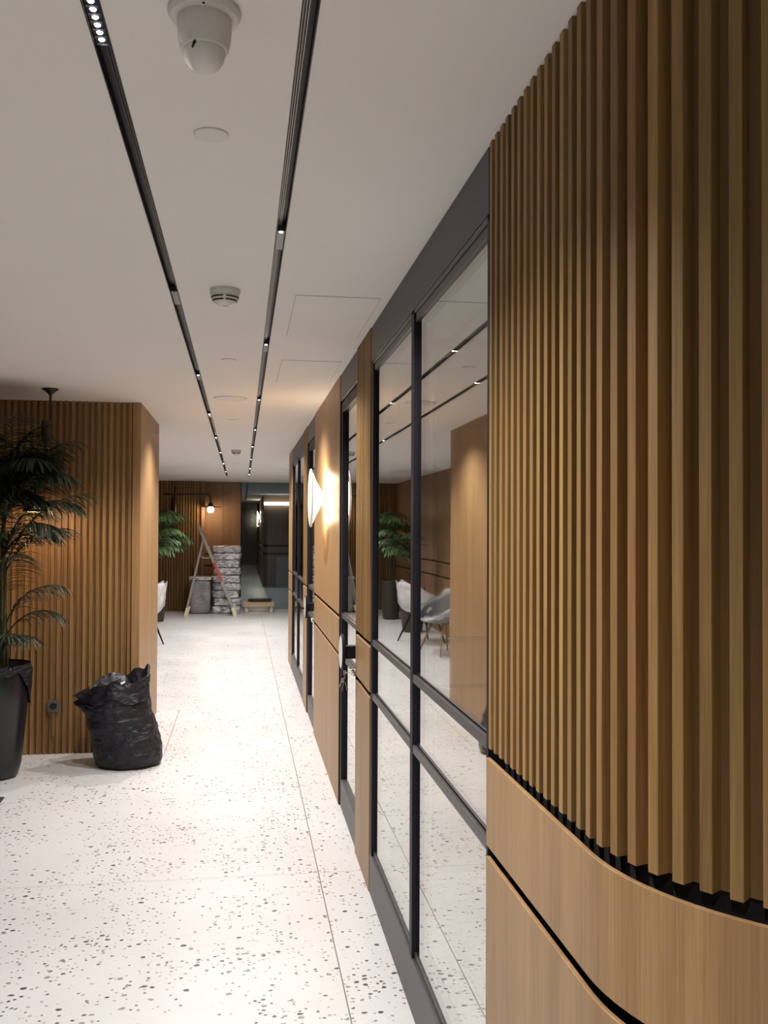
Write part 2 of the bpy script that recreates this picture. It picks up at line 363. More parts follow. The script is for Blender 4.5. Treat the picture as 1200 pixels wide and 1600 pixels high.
Z1A, Z1B, Z2A, Z2B = .876, .902, 1.108, 1.132      # the two shadow grooves
FX = .579                                            # front of the veneer
CX, CY = 1.024, 1.515                                 # centre of the rounded corner
def path_pt(s, off):
    """s runs from y=2.17 toward the camera along the wall, then round the corner; off = depth behind the slat front line (x=.567)"""
    R = CX-.579
    if s < 2.17-CY: return Vector((.579+off, 2.17-s)), Vector((0, -1)), Vector((1, 0))
    a = (s-(2.17-CY))/R
    if a < PI/2:
        n = Vector((math.cos(a), math.sin(a)))   # inward
        return Vector((CX, CY)) - n*(R-off), Vector((math.sin(a), -math.cos(a))), n
    e = s-(2.17-CY)-R*PI/2
    return Vector((CX+e, CY-R+off)), Vector((1, 0)), Vector((0, 1))
S_END = (2.17-CY)+(CX-.579)*PI/2+1.6
def curved_panel(bm, z0, z1, o0, o1, step=.03):
    n = int(S_END/step); prev = None
    for i in range(n+1):
        s = S_END*i/n
        a, _, _ = path_pt(s, o0); c, _, _ = path_pt(s, o1)
        cur = [bm.verts.new((a.x, a.y, z0)), bm.verts.new((a.x, a.y, z1)), bm.verts.new((c.x, c.y, z1)), bm.verts.new((c.x, c.y, z0))]
        if prev:
            for k in range(4):
                j = (k+1) % 4; bm.faces.new((prev[k], cur[k], cur[j], prev[j]))
        else: bm.faces.new(cur)
        prev = cur
    bm.faces.new(prev[::-1])
wr = struct_root('wall_right', (.60, 1.5, 0))
def rel(o, root):
    o.location = -root.location; return o
def wpart(name, bm, mat, root, **kw): return rel(bm_obj(name, bm, mat, root, **kw), root)
b = NB(); curved_panel(b, 0, CEIL, .040, .10); wpart('backing', b, M['groove'], wr)
b = NB(); curved_panel(b, Z2B, CEIL, .026, .040); wpart('slat_backing', b, M['slatback'], wr)
b = NB(); curved_panel(b, Z1B, Z2A, -.002, .008); wpart('veneer_panel', b, M['veneer'], wr, bevel=.0015)
b = NB(); curved_panel(b, 0, Z1A, -.002, .008); wpart('veneer_panel', b, M['veneer'], wr, bevel=.0015)
b = NB()
P = .0452; ph = .0206
s = ph
while s < S_END-.03:
    c, t, n = path_pt(s, 0)
    hw = .0098
    q = [c - t*hw, c + t*hw, c + t*hw + n*.028, c - t*hw + n*.028]
    lo = [b.verts.new((v.x, v.y, Z2B)) for v in q]; hi = [b.verts.new((v.x, v.y, CEIL)) for v in q]
    b.faces.new(lo); b.faces.new(hi[::-1])
    for k in range(4): b.faces.new((lo[k], lo[(k+1) % 4], hi[(k+1) % 4], hi[k]))
    s += P
wpart('slats', b, M['slat'], wr, bevel=.0012)

# straight wooden sections of the right wall ------------------------
def wood_section(y0, y1, slatted, name='wall_right'):
    r = struct_root(name, (.60, (y0+y1)/2, 0))
    b = NB(); box(b, .612, .70, y0, y1, 0, CEIL); wpart('backing', b, M['groove'], r)
    for a, c in ((0, Z1A), (Z1B, Z2A)):
        b = NB(); box(b, FX, .592, y0+.001, y1-.001, a, c); wpart('veneer_panel', b, M['veneer'], r, bevel=.0015)
    if slatted:
        b = NB(); box(b, .600, .611, y0, y1, Z2B, CEIL); wpart('slat_backing', b, M['slatback'], r)
        b = NB(); n = int(round((y1-y0)/P)); p = (y1-y0)/n
        for i in range(n): box(b, .578, .601, y0+(i+.26)*p, y0+(i+.74)*p, Z2B, CEIL)
        wpart('slats', b, M['slat'], r, bevel=.001)
    else:
        b = NB(); box(b, FX, .608, y0+.001, y1-.001, Z2B, CEIL); wpart('veneer_panel', b, M['veneer'], r, bevel=.0015)
wood_section(4.245, 4.77, True)
wood_section(5.615, 7.565, False)
wood_section(8.44, 8.95, True)
wood_section(11.0, 11.76, False)

# windows -------------------------------------------------------------
def window(name, y0, y1, ymul, near=.018):
    r = struct_root(name, (.60, (y0+y1)/2, 0))
    F0, F1 = .584, .640; G = .598
    b = NB()
    box(b, F0, F1, y0, y0+near, .178, 2.41); box(b, F0, F1, y1-.05, y1, .178, 2.41)
    wpart('frame', b, M['frame'], r, bevel=.002)
    b = NB(); box(b, F0, F1, ymul-.025, ymul+.025, .178, 2.41); wpart('mullion', b, M['frame'], r, bevel=.002)
    b = NB(); box(b, F0-.002, .66, y0, y1, 0, .178); wpart('kick_panel', b, M['grey'], r, bevel=.002)
    b = NB(); box(b, F0-.002, .66, y0, y1, 2.413, CEIL); wpart('header_panel', b, M['grey'], r, bevel=.002)
    b = NB(); box(b, F0+.006, F1, y0, y1, 2.366, 2.408); box(b, F0, F1-.01, y0, y1, 2.396, 2.41); box(b, F0+.01, F1, y0, y1, .18, .20)
    wpart('frame', b, M['rail'], r, bevel=.002)
    for zc in ((Z1A+Z1B)/2+.004, (Z2A+Z2B)/2+.014):
        b = NB()
        for a, c in ((y0+near, ymul-.025), (ymul+.025, y1-.05)):
            box(b, F0+.001, G, a, c, zc-.014, zc+.014); box(b, F0+.014, G+.02, a, c, zc-.020, zc+.020)
        wpart('glazing_bar', b, M['rail'], r, bevel=.002)
    for a, c in ((y0+near, ymul-.025), (ymul+.025, y1-.05)):
        b = NB(); box(b, G, G+.008, a, c, .18, 2.40); wpart('pane', b, M['glass'], r)
window('window_1', 2.18, 4.243, 3.205)
window('window_2', 8.955, 10.995, 9.97, .02)

# doors -----------------------------------------------------------------
def door(name, y0, y1, keys):
    r = struct_root(name, (.60, (y0+y1)/2, 0))
    F0, F1, G = .587, .64, .606
    b = NB(); box(b, F0-.006, .66, y0, y0+.008, 0, 2.41); box(b, F0-.006, .66, y1-.018, y1, 0, 2.41); wpart('door_frame', b, M['frame'], r)
    b = NB(); box(b, F0-.004, .66, y0, y1, 2.413, CEIL); wpart('header_panel', b, M['grey'], r, bevel=.002)
    b = NB(); box(b, F0, F1, y0+.01, y0+.065, .01, 2.40); box(b, F0, F1, y1-.085, y1-.02, .01, 2.40)
    box(b, F0+.001, F1-.001, y0+.06, y1-.08, 2.34, 2.40); wpart('door_leaf_frame', b, M['frame'], r, bevel=.002)
    b = NB(); box(b, F0-.001, F1, y0+.02, y1-.084, .01, .168); wpart('kick_panel', b, M['grey'], r, bevel=.002)
    for zc in ((Z1A+Z1B)/2+.004, (Z2A+Z2B)/2+.014):
        b = NB(); box(b, F0+.001, G, y0+.065, y1-.085, zc-.014, zc+.014); box(b, F0+.012, G+.012, y0+.065, y1-.085, zc-.02, zc+.02)
        wpart('glazing_bar', b, M['rail'], r, bevel=.002)
    b = NB(); box(b, G, G+.008, y0+.065, y1-.085, .168, 2.34); wpart('pane', b, M['glass'], r)
    hy = y0+.075; hz = 1.008
    b = NB(); lathe(b, [(.082, .528), (.092, .524), (.094, .516), (.090, .511), (.084, .511)], (0, hy, hz), 'X', 56)
    box(b, .524, .592, hy-.03, hy+.03, hz-.032, hz+.032)
    h = wpart('handle', b, M['frame'], r)
    b = NB(); lathe(b, [(.083, .5105), (.083, .5095)], (0, hy, hz), 'X', 56); o = bm_obj('handle_face', b, M['mirror'], h)
    b = NB(); lathe(b, [(.020, .588), (.020, .575), (.016, .568), (.014, .560)], (0, y0+.05, .905), 'X', 24); wpart('lock_cylinder', b, M['chrome'], r)
door('door_1', 4.775, 5.612, True)
door('door_2', 7.57, 8.435, False)

# rooms behind the glass ----------------------------------------------------
def partition(y):
    r = struct_root('wall_partition', (2, y, 0))
    b = NB(); box(b, .93, 3.9, y+.03, y+.10, 0, CEIL); wpart('backing', b, M['groove'], r)
    b = NB()
    for a, c in ((0, Z1A), (Z1B, Z2A), (Z2B, CEIL)): box(b, .93, 3.9, y, y+.028, a, c)
    wpart('veneer_panel', b, M['veneer'], r)
for y in (4.42, 8.6): partition(y)
b = NB(); box(b, 3.9, 4.0, 1.1, 11.9, 0, CEIL); structure('wall_room', b, M['roomwall'])
b = NB(); box(b, .71, 3.9, 11.80, 11.9, 0, CEIL); structure('wall_room', b, M['wallpaint'])

t = thing('fill_downlight', 'added unseen fill lamp in ceiling of the room behind nearest window', 'fill_downlight', (1.75, 3.0, CEIL))  # added lamp, out of view, so the oak partition shows through the glass
b = NB(); lathe(b, [(.055, 0), (.055, -.006), (.040, -.008)], seg=32); bm_obj('trim_ring', b, M['plaster2'], t)
b = NB(); lathe(b, [(.038, -.004), (.036, -.009), (.01, -.010)], seg=24); bm_obj('diffuser', b, M['led'], t)
lamp('room_fill_beam', 'SPOT', (1.75, 3.0, CEIL-.03), 40, angle=140)  # added fill light for the room behind the window
# left block of slatted wall --------------------------------------------------
BY0, BY1, BXR = 7.10, 8.6, -.742
wl = struct_root('wall_left', (-2.0, 7.6, 0))
b = NB(); box(b, -4.5, BXR-.02, BY0+.030, BY1, 0, CEIL); wpart('backing', b, M['slat'], wl)
b = NB(); box(b, BXR-.06, BXR, BY0, BY1+.005, 0, CEIL); wpart('veneer_corner', b, M['veneer'], wl, bevel=.003)
b = NB(); x = BXR-.06-.030
while x > -4.4:
    box(b, x, x+.023, BY0+.012, BY0+.036, 0, CEIL); x -= P
wpart('slats', b, M['slat'], wl, bevel=.001)
# left walls near camera (unseen) and beyond the block (seen in the reflections)
b = NB(); box(b, -4.5, -4.4, -4, 7.1, 0, CEIL); structure('wall_left', b, M['wallpaint'])
b = NB()
for a, c in ((0, Z1A), (Z1B, Z2A), (Z2B, CEIL)):
    for y0 in (8.61, 10.72, 12.83, 14.94, 17.05): box(b, -2.0, -1.93, y0, y0+2.09, a, c)
structure('wall_left', b, M['veneerfar'])
b = NB(); box(b, -2.15, -1.99, 8.61, 19.3, 0, CEIL); structure('wall_left', b, M['groove'])
b = NB(); box(b, -4.5, 4.0, -4.1, -4, 0, CEIL); structure('wall_back', b, M['wallpaint'])
b = NB(); box(b, 4.0, 4.1, -4, 1.1, 0, CEIL); structure('wall_back', b, M['wallpaint'])

# far wall: slats, veneer and tinted glazing -----------------------------------
FY = 19.15
wf = struct_root('wall_far', (-1, FY, 0))
b = NB(); box(b, -1.93, -.80, FY-.22, FY+.1, 0, CEIL); wpart('backing', b, M['slatback'], wf)
b = NB(); x = -1.90
while x < -.84:
    box(b, x, x+.026, FY-.256, FY-.22, 0, CEIL); x += .0535
wpart('slats', b, M['slat'], wf)
b = NB(); box(b, -.80, -.735, FY-.262, FY+.1, 0, CEIL); wpart('veneer_corner', b, M['veneerfar'], wf, bevel=.002)
b = NB()
for a, c in ((0, Z1A), (Z1B, Z2A), (Z2B, CEIL)):
    box(b, -.735, -.385, FY, FY+.03, a, c); box(b, -.381, -.03, FY, FY+.03, a, c)
wpart('veneer_panel', b, M['veneerfar'], wf, bevel=.002)
b = NB(); box(b, -.735, -.03, FY+.031, FY+.09, 0, CEIL); wpart('groove_backing', b, M['groove'], wf)
w3 = struct_root('window_3', (1, FY, 0))
b = NB(); box(b, -.028, 2.6, FY+.02, FY+.032, .0, CEIL); wpart('pane', b, M['farglass'], w3)
b = NB(); box(b, -.03, -.015, FY, FY+.06, 0, CEIL); box(b, 2.6, 2.64, FY, FY+.06, 0, CEIL); wpart('frame', b, M['frame'], w3)
b = NB(); box(b, 2.64, 2.74, 11.9, 37, 0, CEIL); structure('wall_right', b, M['wallpaint'])
# beyond the far glazing
r = struct_root('wall_right', (1.5, 26.2, 0))
b = NB(); box(b, .62, 2.64, 26.23, 26.3, 0, CEIL); box(b, .63, .70, 26.23, 36.5, 0, CEIL); wpart('backing', b, M['groove'], r)
b = NB()
for a, c in ((0, .905), (.965, 1.12), (1.18, CEIL)):
    box(b, .585, 2.63, 26.18, 26.23, a, c); box(b, .585, .63, 26.231, 36.5, a, c)
wpart('veneer_panel', b, M['farwood'], r)
b = NB(); box(b, -4.5, 2.64, 36.5, 36.6, 0, CEIL); structure('wall_far', b, M['night'])
b = NB(); box(b, -2.5, -2.4, 19.3, 36.5, 0, CEIL); structure('wall_left', b, M['night'])

# ================================================================== CEILING FITTINGS
def track(x0, x1, y0, y1, label, ribside):
    t = thing('light_track', label, 'light track', ((x0+x1)/2, (y0+y1)/2, CEIL))
    b = NB()
    box(b, x0+.0005, x0+.003, y0+.001, y1-.001, CEIL-.002, CEIL+.045); box(b, x1-.003, x1-.0005, y0+.001, y1-.001, CEIL-.002, CEIL+.045)
    box(b, x0+.0005, x1-.0005, y0+.001, y1-.001, CEIL+.028, CEIL+.046)
    rel(bm_obj('channel', b, M['track'], t), t)
    b = NB()
    for k in range(3):
        xx = (x0+.0062+k*.0052) if ribside < 0 else (x1-.0062-k*.0052)
        box(b, xx-.0009, xx+.0009, y0+.01, y1-.01, CEIL+.022, CEIL+.029)
    rel(bm_obj('contact_rib', b, M['trackrib'] if ribside < 0 else M['module'], t), t)
track(-.287, -.253, .2, 17.1, 'left of the two recessed black light tracks in corridor ceiling', 1)
track(.098, .130, .2, 17.1, 'right of the two recessed black light tracks, grey ribs catching light', -1)
track(.098, .130, 19.6, 32.4, 'short black ceiling track seen through the far tinted glass', -1)
def add_lens(parent, y, mat, r=.0052, z=.0):
    b = NB(); lathe(b, [(r*.3, -.0030), (r*.8, -.0018), (r, 0), (r, .004)], (0, 0, 0), 'Z', 14)
    o = bm_obj('lens', b, mat, parent, smooth=True); o.location = (0, y, z); return o
def module_body(parent, L, mat):
    b = NB(); box(b, -.0125, .0125, 0, L, 0, .020); o = bm_obj('housing', b, mat, parent, bevel=.001); o.location = (0, 0, 0); return o
# near module: six lit lenses in a row
m1 = thing('spotlight_module', 'lit six lens spotlight module at near end of left track', 'spotlight', (XL, 1.655, CEIL+.003), group='spotlight modules in the ceiling tracks')
module_body(m1, .185, M['track'])
for k in range(6): add_lens(m1, .037+k*.0264, M['lens'], .0058)
for k in range(7):
    b = NB(); box(b, -.011, .011, .0235+k*.0264, .0247+k*.0264, -.0035, .001); bm_obj('louvre', b, M['module'], m1)
m2 = thing('spotlight_module', 'unlit grey spotlight module in left track beside smoke detector', 'spotlight', (XL, 3.74, CEIL+.003), group='spotlight modules in the ceiling tracks')
module_body(m2, .22, M['module']); add_lens(m2, .012, M['lensoff'])
ords = ['first', 'second', 'third', 'fourth', 'fifth', 'sixth', 'seventh', 'eighth']
m3 = None
for side, X, ys in (('left', XL, [y for y, _ in LEFT_LIT[1:]]), ('right', XR, [y for y, _ in RIGHT_LIT])):
    for i, y in enumerate(ys):
        lab = '%s lit single spot counting from camera along the %s ceiling track%s' % (ords[i], side, ', past the dark module' if side == 'left' else '')
        if m3 is None:
            m3 = thing('spotlight_module', lab, 'spotlight', (X, y-.01, CEIL+.003), group='spotlight modules in the ceiling tracks')
            module_body(m3, .20, M['module']); add_lens(m3, .010, M['lens'], .006)
        else: dup(m3, (X, y-.01, CEIL+.003), lab)

# dome camera
t = thing('dome_camera', 'white ceiling camera with cylindrical body and rounded dome', 'camera', (-.0725, 1.685, CEIL))
b = NB(); lathe(b, [(.0640, 0), (.0645, -.008), (.0600, -.0165), (.052, -.018)], seg=56); bm_obj('base_ring', b, M['white'], t, smooth=False, bevel=.001)
b = NB(); lathe(b, [(.0480, -.010), (.0485, -.030), (.0465, -.055), (.0425, -.072), (.0405, -.0745), (.038, -.0745)], seg=56); bm_obj('body', b, M['white'], t)
b = NB(); lathe(b, [(.0385, -.068), (.0375, -.078), (.0345, -.090), (.0275, -.101), (.017, -.108), (.006, -.1105)], seg=48); bm_obj('dome', b, M['plaster2'], t, smooth=True)
b = NB(); tube(b, [(-.0195, -.0310, -.0840), (-.0155, -.0345, -.0760), (-.013, -.038, -.072)], [.0015, .0030, .0018], 8); bm_obj('lens_slot', b, M['dark'], t)
b = NB(); lathe(b, [(.0026, -.0162), (.0026, -.0180)], (.0005, -.056, 0), seg=12); bm_obj('screw', b, M['dark'], t)

# flush sprinkler cover plates
def disc(y, r, label, x=-.078, name='cover_plate', cat='cover plate', grp='round cover plates in the ceiling'):
    b = NB(); lathe(b, [(r, 0), (r, -.0035), (r-.003, -.0048), (r*.5, -.0052)], seg=48)
    o = bm_obj(name, b, M['plaster2'], loc=(x, y, CEIL)); return tag(o, label, cat, grp)
disc(2.218, .041, 'nearest round white cover plate in ceiling, behind dome camera')
disc(5.197, .041, 'round white cover plate between smoke detector and ceiling speaker')
disc(8.096, .040, 'round white cover plate just beyond the ceiling speaker')
disc(13.56, .035, 'tiny round white cover plate past the far smoke detector', -.074)
disc(16.3, .035, 'tiny round white cover plate between the far track ends', -.08)
t = thing('ceiling_speaker', 'large round flush white speaker grille in ceiling', 'speaker', (-.090, 6.74, CEIL))
b = NB(); lathe(b, [(.120, 0), (.120, -.005), (.114, -.008), (.110, -.006)], seg=64); bm_obj('rim', b, M['plaster2'], t)
b = NB(); lathe(b, [(.110, -.004), (.108, -.0068), (.06, -.009), (.01, -.0095)], seg=64); bm_obj('grille', b, M['white'], t)
def detector(y, x, label):
    t = thing('smoke_detector', label, 'smoke detector', (x, y, CEIL), group='smoke detectors on the ceiling')
    b = NB(); lathe(b, [(.0575, 0), (.0585, -.012), (.0545, -.026), (.050, -.027)], seg=48); bm_obj('base', b, M['ivory'], t)
    b = NB(); lathe(b, [(.0530, -.022), (.0525, -.034), (.045, -.046), (.0445, -.050), (.036, -.056), (.020, -.063), (.010, -.064)], seg=48); bm_obj('cap', b, M['ivory'], t)
    for (r0, z0, r1, z1) in ((.0530, -.0315, .0510, -.0365), (.0465, -.0435, .0452, -.0485)):
        b = NB()
        for q in range(4):
            vs = []
            for i in range(13):
                a = q*PI/2 + PI/4*0 + .10 + (PI/2-.20)*i/12
                ca, sa = math.cos(a), math.sin(a)
                vs.append((b.verts.new(((r0+.0012)*ca, (r0+.0012)*sa, z0)), b.verts.new(((r1+.0012)*ca, (r1+.0012)*sa, z1)), b.verts.new(((r0-.005)*ca, (r0-.005)*sa, z0)), b.verts.new(((r1-.005)*ca, (r1-.005)*sa, z1))))
            for u, v in zip(vs, vs[1:]):
                b.faces.new((u[0], v[0], v[1], u[1])); b.faces.new((u[0], u[2], v[2], v[0])); b.faces.new((u[1], v[1], v[3], u[3]))
        bm_obj('vent_slot', b, M['dark'], t)
    b = NB(); lathe(b, [(.010, -.062), (.009, -.068), (.004, -.069)], seg=20); bm_obj('sensor_tip', b, M['plaster2'], t)
    return t
d1 = detector(3.665, -.072, 'near smoke detector, ivory with dark vent slots, between the tracks')
dup(d1, (-.075, 11.22, CEIL), 'far smoke detector, small in the ceiling near the track ends')
def hatch(x0, x1, y0, y1, label):
    t = thing('access_hatch', label, 'access hatch', ((x0+x1)/2, (y0+y1)/2, CEIL), group='ceiling access hatches')
    w, h = (x1-x0)/2, (y1-y0)/2
    b = NB(); box(b, -w, w, -h, h, -.0015, .0005); bm_obj('rim', b, M['seam'], t)
    b = NB(); box(b, -w+.003, w-.003, -h+.005, h-.005, -.0022, 0); bm_obj('panel', b, M['plaster'], t)
hatch(.203, .545, 3.70, 4.51, 'nearer square access hatch flush in ceiling beside right track')
hatch(.208, .540, 5.15, 5.94, 'farther square access hatch flush in ceiling beside right track')

# ================================================================== WALL SCONCE
def sconce(loc, label, mat, power):
    t = thing('wall_sconce', label, 'wall lamp', loc, group='disc wall sconces')
    b = NB(); lathe(b, [(.052, 0), (.052, -.014), (.034, -.016)], axis='X', seg=40); bm_obj('wall_plate', b, M['chrome'], t)
    b = NB(); lathe(b, [(.030, -.014), (.055, -.030), (.120, -.066), (.196, -.098)], axis='X', seg=64, cap=False); bm_obj('cone_shade', b, mat, t, smooth=True)
    b = NB(); lathe(b, [(.204, -.096), (.207, -.101), (.204, -.107), (.190, -.110), (.10, -.114), (.01, -.115)], axis='X', seg=64); bm_obj('disc', b, M['sconceface'], t, smooth=True)
    for dz in (.13, -.13):
        lamp('sconce_light', 'POINT', (loc[0]-.045, loc[1], loc[2]+dz*1.05), power, color=(1, .74, .47), size=.02)
    return t
sconce((FX, 6.60, 1.862), 'glowing round disc wall lamp on oak panel between the doors', M['sconce'], 1.0)
sconce((.585, 31.0, 2.02), 'distant glowing disc wall lamp seen through far tinted glass', M['sconce_far'], 8)

# linear wall light beyond the glass
t = thing('linear_wall_light', 'horizontal white light bar on dark wood beyond far glass', 'wall lamp', (.95, 26.18, 2.325))
b = NB(); box(b, -.36, .50, -.035, 0, -.03, .03); bm_obj('housing', b, M['frame'], t)
b = NB(); tube(b, [(-.355, -.05, 0), (-.34, -.05, 0), (.48, -.05, 0), (.495, -.05, 0)], [.03, .042, .042, .03], 12); bm_obj('diffuser', b, M['led'], t)
t = tag(bm_obj('wrapped_board', NB() if False else (lambda bb: (box(bb, 0, .75, 0, .06, 0, .85), bb)[1])(NB()), M['wrapgrey'], loc=(.93, 26.05, 0), bevel=.01), 'grey wrapped board standing against dark wood beyond far glass', 'board')

# ================================================================== ARM LAMPS
def arm_lamp(loc, label, arm, glow, mast_top, mast_bot):
    t = thing('arm_lamp', label, 'arm lamp', loc, group='dark bronze swing arm lamps')
    return t
# far lamp on slatted wall: mast, arm to the right, disc shade, globe
fy = 18.72
t = thing('arm_lamp', 'dark bronze arm lamp with glowing globe on far slatted wall', 'arm lamp', (-1.32, fy, 1.9), group='dark bronze swing arm lamps')
b = NB(); tube(b, [(0, 0, -.58), (0, 0, -.35), (0, 0, -.34), (.005, 0, .33), (.005, 0, .34), (.03, 0, .55)], [.006, .016, .045, .045, .018, .008], 14); box(b, -.03, .03, 0, .17, -.2, .2); bm_obj('mast', b, M['bronze'], t)
b = NB(); tube(b, [(-.20, 0, .40), (0, 0, .405), (.62, 0, .41), (.67, 0, .40), (.70, 0, .37), (.705, 0, .25)], .014, 10); bm_obj('arm', b, M['bronze'], t, smooth=True)
b = NB(); lathe(b, [(.018, .26), (.045, .22), (.05, .175), (.20, .160), (.205, .152), (.05, .158)], (.705, 0, 0), seg=40); bm_obj('lamp_shade', b, M['bronze'], t)
b = NB(); lathe(b, [(.02, .172), (.045, .150), (.064, .115), (.064, .095), (.048, .060), (.02, .044)], (.705, 0, 0), seg=28); bm_obj('bulb', b, M['bulb'], t, smooth=True)
lamp('bulb_light', 'POINT', (-1.32+.705, fy, 1.9+.0), 2.6, color=(1, .72, .45), size=.06)
# near lamp: hangs from the ceiling behind the palm
t = thing('arm_lamp', 'dark bronze ceiling stem lamp behind the near palm', 'arm lamp', (-1.271, 6.50, CEIL), group='dark bronze swing arm lamps')
b = NB(); lathe(b, [(.054, 0), (.053, -.006), (.030, -.022), (.012, -.038), (.008, -.05)], seg=32); bm_obj('canopy', b, M['bronze'], t, smooth=True)
b = NB(); tube(b, [(0, 0, -.03), (0, 0, -.24)], .008, 10); bm_obj('stem', b, M['bronze'], t)
b = NB(); lathe(b, [(.030, -.215), (.032, -.22), (.032, -.345), (.022, -.352)], (-.024, 0, 0), seg=24); bm_obj('swivel', b, M['bronze'], t)
b = NB(); tube(b, [(-.024, 0, -.34), (-.03, .02, -.50), (-.05, .06, -.60), (-.09, .12, -.64), (-.12, .18, -.65), (-.135, .20, -.68), (-.135, .20, -.72)], .007, 8); bm_obj('arm', b, M['bronze'], t, smooth=True)
b = NB(); lathe(b, [(.012, -.71), (.034, -.725), (.060, -.76), (.078, -.82), (.076, -.82), (.058, -.765), (.03, -.73)], (-.135, .20, 0), seg=36); bm_obj('lamp_shade', b, M['bronze'], t)
b = NB(); lathe(b, [(.014, -.735), (.026, -.75), (.030, -.77), (.022, -.795), (.008, -.803)], (-.135, .20, 0), seg=24); bm_obj('bulb', b, emit('shaded_bulb', (1, .75, .5), 3), t, smooth=True)
lamp('bulb_light', 'POINT', (-1.271-.135, 6.70, CEIL-.835), 5, color=(1, .66, .42), size=.03)

# ================================================================== PALMS
def frond(bm, base, az, L, e0, e1, leaf, n=22, wid=.011, rise=0):
    az = math.radians(az); h = Vector((math.cos(az), math.sin(az), 0)); side = Vector((-h.y, h.x, 0))
    p = Vector(base); pts = [p.copy()]; K = 16
    for i in range(K):
        t = i/(K-1); e = math.radians(e0 + (e1-e0)*t**1.4)
        p = p + (h*math.cos(e) + Vector((0, 0, 1))*math.sin(e))*L/K; pts.append(p.copy())
    def cl(v): return Vector((v.x, min(v.y, 7.03) if v.y < 8 else v.y, min(v.z, CEIL-.02)))
    pts = [cl(q) for q in pts]
    tube(bm, pts, [.006*(1-.75*i/K) for i in range(K+1)], 5)
    for i in range(n):
        t = .22 + .78*i/(n-1); k = min(K-1, int(t*K)); fr = t*K-k
        q = pts[k].lerp(pts[k+1], fr); tan = (pts[k+1]-pts[k]).normalized()
        ll = leaf*(math.sin(PI*min(1, .18+.72*t))**.7)*R_.uniform(.85, 1.1)
        for sgn in (-1, 1):
            d = (side*sgn*R_.uniform(.65, .9) + tan*.75 + Vector((0, 0, .12))).normalized()
            if i == n-1: d = (tan + side*sgn*.25).normalized()
            c = q.copy(); w0 = wid*R_.uniform(.8, 1.2); prev = None
            wd = d.cross(Vector((0, 0, 1))).normalized()
            for s_ in range(6):
                u = s_/5; w = w0*(math.sin(PI*(.12+.86*u))**.8)
                a = bm.verts.new(cl(c - wd*w)); e_ = bm.verts.new(cl(c + wd*w)); m_ = bm.verts.new(cl(c + Vector((0, 0, -w*.5))))
                if prev: bm.faces.new((prev[0], a, m_, prev[2])); bm.faces.new((prev[2], m_, e_, prev[1]))
                prev = (a, e_, m_)
                d = (d + Vector((0, 0, -R_.uniform(.16, .30)))).normalized(); c = c + d*ll/5
def palm(loc, label, specs, canes, potmat, leafmat, potprof, h, wrapped=False):
    t = thing('potted_palm', label, 'potted palm', loc, group='potted palms')
    b = NB(); lathe(b, potprof + [(potprof[-1][0]-.02, potprof[-1][1]), (potprof[-1][0]-.03, potprof[-1][1]-.06)], seg=48); pt = bm_obj('pot', b, potmat, t, smooth=False)
    md = pt.modifiers.new('bevel', 'BEVEL'); md.width = .006; md.segments = 2; md.limit_method = 'ANGLE'
    for p in pt.data.polygons: p.use_smooth = True
    b = NB(); lathe(b, [(potprof[-1][0]-.028, h-.07), (potprof[-1][0]-.06, h-.055), (.01, h-.05)], seg=32); bm_obj('soil', b, M['soil'], t)
    if wrapped:
        # black liner folded over the rim, hanging lower on one side
        b = NB(); seg = 72; rows = []
        r1 = potprof[-1][0]; z1 = h
        for k in range(7):
            ring = []
            for i in range(seg):
                a = 2*PI*i/seg
                drop = .10 + .16*max(0, math.sin(a*1.0+.9))**2 + .05*math.sin(3*a+1) + .012*math.sin(11*a)
                v = k/6
                z = z1 + .012 - drop*v
                pr = .013 + .004*math.sin(9*a+2*k) + .003*noise.noise(Vector((math.cos(a)*5, math.sin(a)*5, k*.8)))*2
                rr = r1 - (potprof[-1][0]-potprof[-2][0])*min(1, (z1-z)/(potprof[-1][1]-potprof[-2][1]))*1.0 + pr if k else r1-.004
                ring.append(b.verts.new((rr*math.cos(a), rr*math.sin(a), z)))
            rows.append(ring)
        for u, v in zip(rows, rows[1:]):
            for i in range(seg): j = (i+1) % seg; b.faces.new((u[i], u[j], v[j], v[i]))
        bm_obj('liner', b, M['bag'], t, smooth=True)
    for (bx, by, tx, ty, tz) in canes:
        b = NB(); tube(b, [(bx, by, h-.08), ((bx+tx)/2*1.0, (by+ty)/2, (h+tz)/2), (tx, ty, tz)], [.012, .010, .006], 7); bm_obj('cane', b, M['stem'], t)
    for sp in specs:
        b = NB(); frond(b, *sp)
        for v in b.verts: pass
        bm_obj('frond', b, leafmat, t)
    return t
